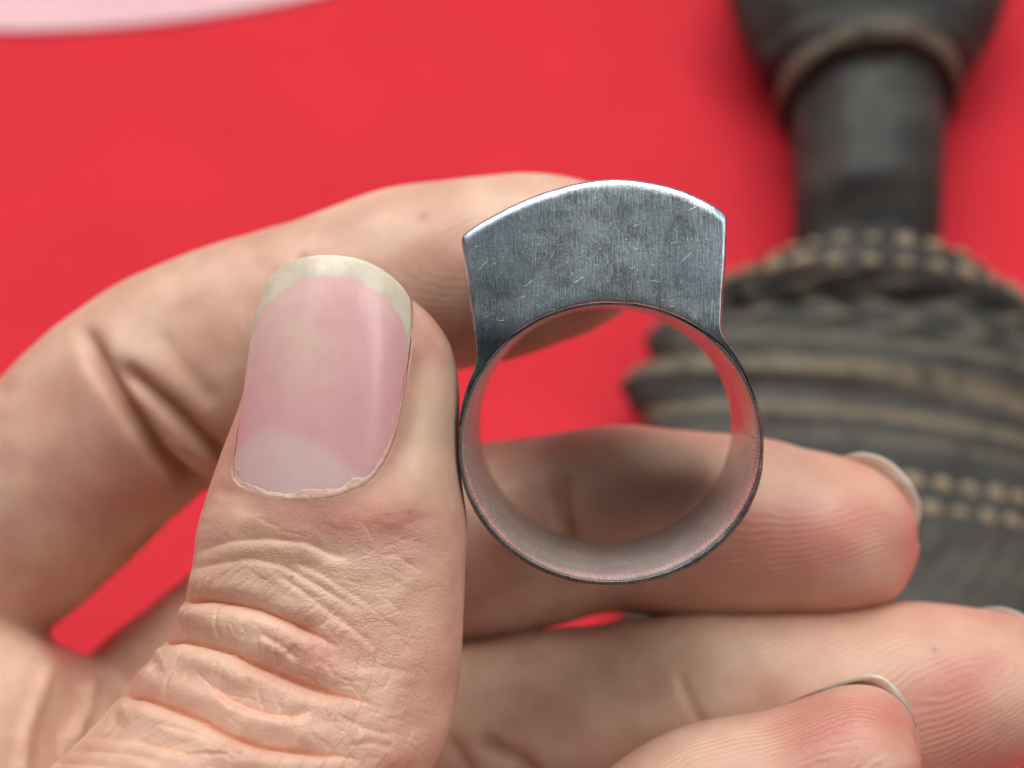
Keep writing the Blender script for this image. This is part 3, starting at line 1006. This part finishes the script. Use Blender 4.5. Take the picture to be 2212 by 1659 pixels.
# ---- finger-print ridges: loops around the core of each pad
ridge = np.zeros(len(X))
rmask = np.zeros(len(X))
for fg, core_u, core_v, aniso, tw, reach in ((1, 11, 2.0, .40, .15, 34), (2, 9.5, 3.5, .34, .30, 25), (3, 10, 3.0, .40, .42, 26), (4, 9, 3.0, .34, .05, 20)):
    m = fid == fg
    uu, vv = U[m] - core_u, Vv[m] - core_v
    vv = vv + tw * uu * 0.8
    ridge[m] = np.sqrt(vv**2 + (aniso * uu) ** 2 + .4) / 0.50 + 0.45 * vnoise(U[m] / 4, Vv[m] / 4) + 0.22 * vnoise(U[m] / 1.3, Vv[m] / 1.1)
    rmask[m] = (.5 if fg == 1 else 1.0) * sstep(reach + 6, reach - 4, U[m]) * sstep(0.05, 0.4, facing[m]) * sstep(-.3, 2, U[m]) * (0.55 + 0.45 * vnoise(U[m] / 1.6 + 9, Vv[m] / 0.9))
m = (fid == 0)
ridge[m] = Vv[m] / .5
rmask[m] = 0
wrk = np.where(thumb, sstep(1060, 1180, y_) * (0.45 + 0.65 * np.exp(-((x_ - 760) / 170) ** 2 - ((y_ - 1400) / 260) ** 2)), 0.18)
wrk = np.where(thumb, np.maximum(wrk, .25), wrk) * sstep(-.1, .3, facing + .2)
X = X + NRM * disp[:, None]

# ---- thumb nail: outline rows  y, left x, right x
NAIL = np.array([
    (551, 690, 722), (556, 652, 762), (566, 625, 795), (580, 602, 822), (600, 583, 850), (620, 571, 870), (645, 560, 886), (670, 552, 889),
    (700, 546, 888), (740, 540, 886), (790, 533, 880), (850, 525, 871), (900, 519, 862), (950, 512, 848), (985, 507, 833), (1010, 504, 818),
    (1030, 506, 800), (1045, 520, 778), (1058, 555, 745), (1066, 595, 715), (1070, 635, 675)], float)
NAIL_POLY = np.vstack([NAIL[:, [1, 0]], NAIL[::-1, [2, 0]]])


def nail_depth(x, y):
    xc = 690 + (1080 - y) * 0.088
    q_ = (y - 880) / 330.0
    d0 = -5.1 + 0.55 * q_**2 + 0.75 * np.maximum(-q_, 0) ** 4
    dx = (x - xc) * 0.0292
    R_ = np.where(dx < 0, 6.7, 6.3)
    ad = np.minimum(np.abs(dx), .84 * R_)
    return d0 + R_ - np.sqrt(R_**2 - ad**2) + 1.55 * (np.abs(dx) - ad)


px = topx(X)
m = np.nonzero(thumb & (facing > -0.3) & (px[:, 1] < 1240) & (px[:, 2] < 5))[0]
mx, my, md_ = px[m, 0], px[m, 1], px[m, 2]
dist, _, _ = polydist(mx, my, NAIL_POLY, True)
ins = inside(mx, my, NAIL_POLY)
nd = nail_depth(mx, my)
# under the plate the skin lies just below it, further below at the free edge
under = nd + 0.60 + 1.3 * sstep(680, 570, my)
# the folds beside and behind the plate stand a little proud of it and run out into the finger
side = sstep(690, 790, my)
lft = sstep(600, 540, mx) * sstep(1075, 1020, my)
rim = nd - 0.17
wgt = np.exp(-(dist / 46) ** 2) * (1 - lft) + .6 * np.exp(-(dist / 20) ** 2) * lft
d_out = md_ + (rim - md_) * wgt * side
k_in = sstep(0.0, 7.0, np.where(ins, dist, 0))
newd = np.where(ins, np.maximum(under, rim + (under - rim) * k_in), d_out)
newd = np.where(ins, under, d_out)
X[m] = cp(mx, my, md_ + (newd - md_) * sstep(-0.3, 0.05, facing[m]))
deep = np.zeros(len(X))
NP_ = NRM.copy()
# soften the skin right around the plate
wsm = np.zeros(len(X))
wsm[m] = np.where(ins, 0.0, np.exp(-(dist / 30) ** 2) * .5)
X = smooth(X, ESM, 3, wsm)
px = topx(X)                                  # nothing may poke through the plate
z2 = np.nonzero(thumb & (px[:, 2] < 5) & (px[:, 1] < 1090))[0]
z2 = z2[inside(px[z2, 0], px[z2, 1], NAIL_POLY)]
X[z2] = cp(px[z2, 0], px[z2, 1], np.maximum(px[z2, 2], nail_depth(px[z2, 0], px[z2, 1]) + 0.5))

m_skin = skin_material()
faces = QUADS.tolist() + NGON
Wd = c2w(X)
hand = mesh_obj('hand', Wd, faces, m_skin, origin=tuple(c2w(cp(-300, 2400, 25)[None])[0]))
hand['label'] = 'bare left hand pinching the silver ring between thumb and fingers'
hand['category'] = 'hand'
add_attr(hand, 'skin_uv', 'FLOAT_VECTOR', np.column_stack([U + fid * 40.0, Vv, np.zeros(len(X))]))
add_attr(hand, 'tone', 'FLOAT_COLOR', tone)
mot = np.clip(0.5 + 0.45 * vnoise(U / 3.4 + fid * 5, Vv / 3.0) + 0.30 * vnoise(U / 1.4 + 8, Vv / 1.3 + fid) + 0.15 * vnoise(U / .6, Vv / .6), 0, 1)
add_attr(hand, 'mottle', 'FLOAT', mot)
add_attr(hand, 'ridge', 'FLOAT', ridge)
add_attr(hand, 'ridge_mask', 'FLOAT', rmask)
add_attr(hand, 'wrinkle', 'FLOAT', wrk)

# ---- nail plates
m_nail = nail_material('thumbnail_plate', True)
nu, nvv = 90, 170
yy = np.interp((1 - np.cos(np.linspace(0, np.pi, nvv))) / 2, [0, 1], [551, 1070])
xl, xr = np.interp(yy, NAIL[:, 0], NAIL[:, 1]), np.interp(yy, NAIL[:, 0], NAIL[:, 2])
for a in (xl, xr):
    a[1:-1] = (a[:-2] + 2 * a[1:-1] + a[2:]) / 4
uu = np.linspace(0, 1, nu)
gx = xl[:, None] + (xr - xl)[:, None] * uu[None]
gy = np.repeat(yy[:, None], nu, 1)
gd = nail_depth(gx, gy)
gd = gd + 0.02 * vnoise(gx / 40, gy / 90)
top = cp(gx, gy, gd)
ed = np.minimum(np.minimum(uu, 1 - uu)[None] * 30, 1)
bot = cp(gx, gy, gd + 0.38)
vv_ = np.concatenate([top.reshape(-1, 3), bot.reshape(-1, 3)])
I = np.arange(nvv - 1)[:, None] * nu
K = np.arange(nu - 1)[None]
qf = np.stack([I + K, I + nu + K, I + nu + K + 1, I + K + 1], -1).reshape(-1, 4)
o2 = nu * nvv
fs = qf.tolist() + (qf[:, ::-1] + o2).tolist()
for i in range(nvv - 1):
    fs.append([i * nu, o2 + i * nu, o2 + (i + 1) * nu, (i + 1) * nu])
    fs.append([i * nu + nu - 1, (i + 1) * nu + nu - 1, o2 + (i + 1) * nu + nu - 1, o2 + i * nu + nu - 1])
for k in range(nu - 1):
    fs.append([k, k + 1, o2 + k + 1, o2 + k])
    b = (nvv - 1) * nu
    fs.append([b + k, o2 + b + k, o2 + b + k + 1, b + k + 1])
tn = mesh_obj('thumbnail', c2w(vv_), fs, m_nail, hand)
fe = np.array([(535, 800), (546, 730), (556, 692), (578, 656), (606, 632), (650, 607), (700, 595), (750, 599), (800, 620), (842, 652), (868, 690), (880, 730), (886, 800)], float)
gxn = gx + 0.0
lim = np.interp(gx, fe[:, 0], fe[:, 1]) + 2.5 * vnoise(gx / 9, gy / 9 + 3)
free = sstep(8, -8, gy - lim + 4 * vnoise(gx / 35, gy / 60))
lu = np.array([(500, 1010), (530, 957), (571, 932), (614, 927), (658, 950), (709, 978), (760, 1016), (790, 1042), (850, 1090)], float)
ll = np.interp(gx, lu[:, 0], lu[:, 1])
lun = .52 * sstep(-30, 24, gy - ll + 5 * vnoise(gx / 30, gy / 30))
warm = np.clip(np.exp(-(((gx - 650) / 105) ** 2 + ((gy - 740) / 120) ** 2)) * .9 + .4 * np.exp(-((gy - lim - 22) / 20) ** 2) + .12 * vnoise(gx / 26, gy / 120), 0, 1)
att = np.stack([free, lun, warm, np.ones_like(free)], -1).reshape(-1, 4)
add_attr(tn, 'nail', 'FLOAT_COLOR', np.vstack([att, att]))
nuv = np.stack([gx * .0307, gy * .0307, 0 * gx], -1).reshape(-1, 3)
add_attr(tn, 'nail_uv', 'FLOAT_VECTOR', np.vstack([nuv, nuv]))

# ragged cuticle along the root and the right side of the thumbnail
m_cut, g, p = simple_mat('cuticle_skin', (0.70, 0.55, 0.46), 0.6, 0.3)
obj = g.n('ShaderNodeTexCoord').outputs['Object']
nz = g.noise(obj, 2200, 3)
g.l(g.mix(g.attr('dry').outputs['Fac'], (0.66, 0.37, 0.27), g.mix(g.ramp(nz, 0.4, 0.65), (0.70, 0.47, 0.40), (0.80, 0.66, 0.57))), p.inputs['Base Color'])
g.l(g.bump(nz, 0.00012, 0.8), p.inputs['Normal'])
p.inputs['Subsurface Weight'].default_value = 0.4
p.inputs['Subsurface Radius'].default_value = (1, .5, .3)
p.inputs['Subsurface Scale'].default_value = 0.0006
path = np.array([(506, 985), (501, 1018), (512, 1044), (545, 1061), (590, 1071), (640, 1075), (690, 1071), (735, 1062), (775, 1046), (803, 1026), (822, 1000),
                 (838, 970), (850, 935), (861, 895), (870, 850), (876, 800)], float)
pr = catmull(np.column_stack([path, path]), 260)[:, :2]
tg = np.gradient(pr, axis=0)
tg /= np.linalg.norm(tg, axis=1)[:, None]
nn = np.column_stack([tg[:, 1], -tg[:, 0]])         # towards the plate
run = np.linspace(0, 1, 260)
wid_in = (13 + 7 * vnoise(run * 17, run * 0) + 1.5 * vnoise(run * 60, run * 0 + 5)) * np.interp(run, [0, .05, .55, .62, 1], [.2, 1.0, 1.0, .40, .12])
wid_in = np.maximum(wid_in, .8)
wid_out = np.interp(run, [0, .1, .5, .62, 1], [6, 17, 18, 14, 8]) + 2 * vnoise(run * 60, run * 0 + 9)
rowsC = []
for k, tq in enumerate(np.linspace(-1, 1, 7)):
    off = np.where(tq < 0, tq * wid_out, tq * wid_in)
    qx, qy = pr[:, 0] + nn[:, 0] * off, pr[:, 1] + nn[:, 1] * off
    lift = (0.17 - 0.15 * abs(tq) if tq > -0.2 else 0.17) + 0.012 * vnoise(run * 90 + k * 3, run * 0 + k)
    dep = nail_depth(qx, qy) - lift + (0.16 if tq < -.9 else 0.04 if tq < -.6 else 0.0)
    rowsC.append(cp(qx, qy, dep))
TOP = np.stack(rowsC)
BOT = TOP + np.array([0, 0, 0.35])
nk, npth = TOP.shape[:2]
I = np.arange(nk - 1)[:, None] * npth
K = np.arange(npth - 1)[None]
qf = np.stack([I + K, I + npth + K, I + npth + K + 1, I + K + 1], -1).reshape(-1, 4)
o2 = nk * npth
fs = qf.tolist() + (qf[:, ::-1] + o2).tolist()
for k in range(npth - 1):
    fs.append([k, k + 1, o2 + k + 1, o2 + k])
    b = (nk - 1) * npth
    fs.append([b + k, o2 + b + k, o2 + b + k + 1, b + k + 1])
cut = mesh_obj('cuticle', c2w(np.concatenate([TOP.reshape(-1, 3), BOT.reshape(-1, 3)])), fs, m_cut, hand)
dry = np.repeat(sstep(-.5, .35, np.linspace(-1, 1, nk))[:, None], npth, 1) * (0.55 + .45 * vnoise(run * 30, run * 0 + 2))[None] * np.interp(run, [0, .1, .55, .65, 1], [.6, 1, 1, .5, .3])[None]
add_attr(cut, 'dry', 'FLOAT', np.concatenate([dry.ravel(), dry.ravel()]))

# nails of the other fingers, seen by their free edges
m_fnail = nail_material('fingernail_plate', False)
ARCS = [
    ('middle', [(1822, 984), (1842, 977), (1865, 975), (1905, 985), (1942, 1008), (1972, 1042), (1990, 1082), (1993, 1115), (1984, 1148), (1972, 1180)], 20.0, (-.75, -.28, .75), 9),
    ('ring', [(2105, 1318), (2130, 1310), (2160, 1309), (2195, 1318), (2235, 1338), (2275, 1366), (2310, 1405), (2335, 1450), (2345, 1490)], 16.0, (-.75, -.28, .75), 9),
    ('little', [(1806, 1482), (1826, 1469), (1860, 1457), (1897, 1455), (1932, 1475), (1958, 1508), (1976, 1548), (1985, 1590), (1988, 1630)], 1.6, (-.6, -.35, .8), 7),
]
for nm, arc, dep, dr, ln in ARCS:
    a = catmull(np.column_stack([arc, arc]), 60)[:, :2]
    n1 = len(a)
    sx = np.linspace(-1, 1, n1)
    dd_ = dep + 1.6 * sx**2
    c = cp(a[:, 0], a[:, 1], dd_)
    cen = c.mean(0)
    dr = np.array([dr[0], dr[1], dr[2]])
    dr /= np.linalg.norm(dr)
    inw = (cen - c)
    inw[:, 2] = 0
    inw /= np.linalg.norm(inw, axis=1)[:, None]
    rowsN = []
    for k, t in enumerate(np.linspace(0, 1, 10)):
        rowsN.append(c + dr * (ln * t) - inw * 0.10 * math.sin(t * 3) + inw * 1.2 * t * t)
    T = np.stack(rowsN)
    taper = np.sin(np.clip((1 - np.abs(sx)) * 6, 0, 1) * np.pi / 2)
    T = T + (inw * 0.16)[None]
    B = T + (inw * (0.08 + 0.28 * taper[:, None]))[None] + np.array([0, 0, .05])
    nk = len(T)
    I = np.arange(nk - 1)[:, None] * n1
    K = np.arange(n1 - 1)[None]
    qf = np.stack([I + K, I + K + 1, I + n1 + K + 1, I + n1 + K], -1).reshape(-1, 4)
    o2 = nk * n1
    fs = qf.tolist() + (qf[:, ::-1] + o2).tolist()
    for k in range(n1 - 1):
        fs.append([k, o2 + k, o2 + k + 1, k + 1])
        b = (nk - 1) * n1
        fs.append([b + k, b + k + 1, o2 + b + k + 1, o2 + b + k])
    for i in range(nk - 1):
        fs.append([i * n1, (i + 1) * n1, o2 + (i + 1) * n1, o2 + i * n1])
        fs.append([i * n1 + n1 - 1, o2 + i * n1 + n1 - 1, o2 + (i + 1) * n1 + n1 - 1, (i + 1) * n1 + n1 - 1])
    fo = mesh_obj('fingernail', c2w(np.concatenate([T.reshape(-1, 3), B.reshape(-1, 3)])), fs, m_fnail, hand)
    fr = np.repeat(sstep(.45, .2, np.linspace(0, 1, nk))[:, None], n1, 1).ravel()
    at = np.stack([fr, 0 * fr, 0 * fr, 1 + 0 * fr], -1)
    add_attr(fo, 'nail', 'FLOAT_COLOR', np.vstack([at, at]))
    add_attr(fo, 'nail_uv', 'FLOAT_VECTOR', np.zeros((2 * nk * n1, 3)))

# ------------------------------------------------------------------ silver ring
RC = (1320.0, 955.0)
RA, RB = 317.0, 293.0
DEPTH = 14.0


def ring_pt(x, y, d):
    """a point of the ring: its front sits at depth 0, its axis leans a little right and up going away"""
    c = cp(x, y, 0 * np.asarray(x, float))
    d = np.asarray(d, float)
    c = c + np.stack([0.040 * d, 0.053 * d, d], -1)
    return c


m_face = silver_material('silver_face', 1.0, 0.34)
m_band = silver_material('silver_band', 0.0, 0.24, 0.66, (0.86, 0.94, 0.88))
ring = empty('ring', tuple(c2w(ring_pt(1320., 1258., DEPTH / 2)[None])[0]), 'silver ring with tall flat fan-shaped head held by the fingers', 'ring')
NB = 240
ta = np.linspace(0, 2 * np.pi, NB, endpoint=False)       # 0 = right, pi/2 = down
tk = np.interp(np.degrees(ta), [0, 30, 60, 90, 120, 150, 180, 205, 225, 270, 315, 335, 360], [13, 21, 21, 16, 19, 19, 13, 12, 12, 9, 12, 12, 13])
tk = tk * 1.15 + 0.8 * vnoise(ta * 9, ta * 0 + 2)


def band_loop(off, d, shrink=1.0):
    return ring_pt(RC[0] + (RA * shrink + off) * np.cos(ta), RC[1] + (RB * shrink + off) * np.sin(ta), np.full(NB, 0.0) + d)


lipk = np.clip(tk / 18.0, .35, 1.0)
jit = 0.05 * vnoise(ta * 14, ta * 0 + 6)
loops = [band_loop(0.0, DEPTH, .985), band_loop(0.0, DEPTH * .5, .995), band_loop(0.3, 1.7), band_loop(1.2 * lipk, 1.0), band_loop(3.2 * lipk, 0.52), band_loop(5.8 * lipk, 0.20), band_loop(7.4 * lipk, 0.06 + jit), band_loop(8.4 * lipk, -0.04 + jit),
         band_loop(tk * .7, 0.02 + jit), band_loop(tk - 1.2, 0.30), band_loop(tk, 0.75), band_loop(tk + .8, DEPTH * .5), band_loop(tk, DEPTH - .4, .985), band_loop(tk * .6, DEPTH + .1, .985),
         band_loop(3.0, DEPTH + .1, .985)]
Lp = np.stack(loops)
nl = len(loops)
fs = []
for i in range(nl):
    j = (i + 1) % nl
    for k in range(NB):
        k2 = (k + 1) % NB
        fs.append([i * NB + k, j * NB + k, j * NB + k2, i * NB + k2])
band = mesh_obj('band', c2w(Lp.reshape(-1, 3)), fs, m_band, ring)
muv = np.zeros((nl, NB, 3))
muv[..., 0] = ta[None] * 9.5
muv[..., 1] = np.array([14, 7, 1.2, .65, .35, .15, 0, -.3, -.6, -1, -1.5, -7, -14, -14.5, -15])[:, None]
add_attr(band, 'metal_uv', 'FLOAT_VECTOR', muv.reshape(-1, 3))
refl_tarn = np.zeros((nl, NB))  # dark reflection of the rounded front edge, put into its colour
refl_tarn[6:10] = 0.95
refl_tarn[5] = .1
refl_tarn[10] = .5
add_attr(band, 'reflection_tarnish', 'FLOAT', refl_tarn.ravel())

OUT = np.array([(991, 920), (995, 884), (1003, 852), (1012, 826), (1024, 798), (1029, 775), (1029, 755), (1025, 730), (1016, 670), (1007, 600), (999, 548), (996, 525), (997, 512), (1004, 503),
                (1030, 484), (1060, 467), (1095, 448), (1130, 432), (1165, 418), (1200, 407), (1240, 396), (1280, 389), (1320, 386), (1360, 387), (1400, 392), (1440, 400),
                (1480, 412), (1515, 428), (1545, 444), (1562, 456), (1570, 465), (1572, 478), (1571, 520), (1569, 570), (1564, 630), (1561, 680), (1561, 705), (1566, 722),
                (1576, 742), (1590, 766), (1606, 796), (1620, 830), (1633, 863)], float)
oc = catmull(np.column_stack([OUT, OUT]), 220)[:, :2]
# partner points along the outside of the band
a0 = math.atan2((852 - RC[1]) / RB, (1003 - RC[0]) / RA)
a1 = math.atan2((830 - RC[1]) / RB, (1620 - RC[0]) / RA)
if a0 > 0:
    a0 -= 2 * math.pi
oa = np.arctan2((oc[:, 1] - RC[1]) / RB, (oc[:, 0] - RC[0]) / RA)
oa = np.where(oa > 1.0, oa - 2 * np.pi, oa)
oa = np.maximum.accumulate(oa)
tko = np.interp(oa % (2 * np.pi), ta, tk) - 2.5
ic = np.column_stack([RC[0] + (RA + tko) * np.cos(oa), RC[1] + (RB + tko) * np.sin(oa)])
gap = np.linalg.norm(oc - ic, axis=1)
no = len(oc)
bev = np.minimum(6.5, gap * .3)
dirv = (oc - ic) / (gap[:, None] + 1e-6)
# in-plane outward normal of the outline for the bevel
tg = np.gradient(oc, axis=0)
tg /= np.linalg.norm(tg, axis=1)[:, None]
on_ = np.column_stack([tg[:, 1], -tg[:, 0]])
FL = []
ts = np.concatenate([[0.0], np.linspace(0.03, 1, 15)])
UVS = []
edge_in = oc - on_ * bev[:, None]
lipd = np.where(ts < 0.02, 0.05, 0)
for t, ld in zip(ts, lipd):
    xy = ic + (edge_in - ic) * t
    # the hammered face is not quite flat
    dd_ = -0.16 + ld + 0.10 * vnoise(xy[:, 0] / 150, xy[:, 1] / 150) + 0.22 * sstep(690, 780, xy[:, 1]) - 0.10 * np.exp(-((xy[:, 1] - 430) / 60) ** 2)
    FL.append((xy, dd_))
for bo, bd in ((0.55, 0.03), (0.15, 0.20), (0.0, 0.45), (0.0, DEPTH * .5), (0.0, DEPTH - .4), (0.6, DEPTH)):
    FL.append((oc - on_ * (bev * bo)[:, None], np.full(no, bd - (0.10 if bd < .1 else 0))))
FL.append((ic, np.full(no, DEPTH)))
P = np.stack([ring_pt(xy[:, 0], xy[:, 1], dd_) for xy, dd_ in FL])
nl = len(FL)
fs = []
for i in range(nl):
    j = (i + 1) % nl
    for k in range(no - 1):
        fs.append([i * no + k, i * no + k + 1, j * no + k + 1, j * no + k])
fs.append([i * no for i in range(nl)])
fs.append([i * no + no - 1 for i in range(nl)][::-1])
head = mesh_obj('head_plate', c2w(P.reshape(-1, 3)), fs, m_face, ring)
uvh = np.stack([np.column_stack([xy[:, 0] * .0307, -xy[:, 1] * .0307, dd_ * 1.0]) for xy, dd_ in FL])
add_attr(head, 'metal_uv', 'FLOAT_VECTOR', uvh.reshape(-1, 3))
refl_tarn_head = np.stack([np.clip(.9 * sstep(690, 790, xy[:, 1]) + .30 * sstep(520, 720, xy[:, 1] + 60 * vnoise(xy[:, 0] / 90, xy[:, 1] / 90)) + .22 * np.exp(-((xy[:, 0] - 1060) / 70) ** 2) * sstep(560, 640, xy[:, 1]), 0, .92) * (dd_ < .1) for xy, dd_ in FL])  # dark reflection painted onto the shoulders, plus tarnish lower on the face
add_attr(head, 'reflection_tarnish', 'FLOAT', refl_tarn_head.ravel())
for o in (head, band):
    import bmesh
    bm = bmesh.new()
    bm.from_mesh(o.data)
    bmesh.ops.recalc_face_normals(bm, faces=bm.faces)
    bm.to_mesh(o.data)
    bm.free()
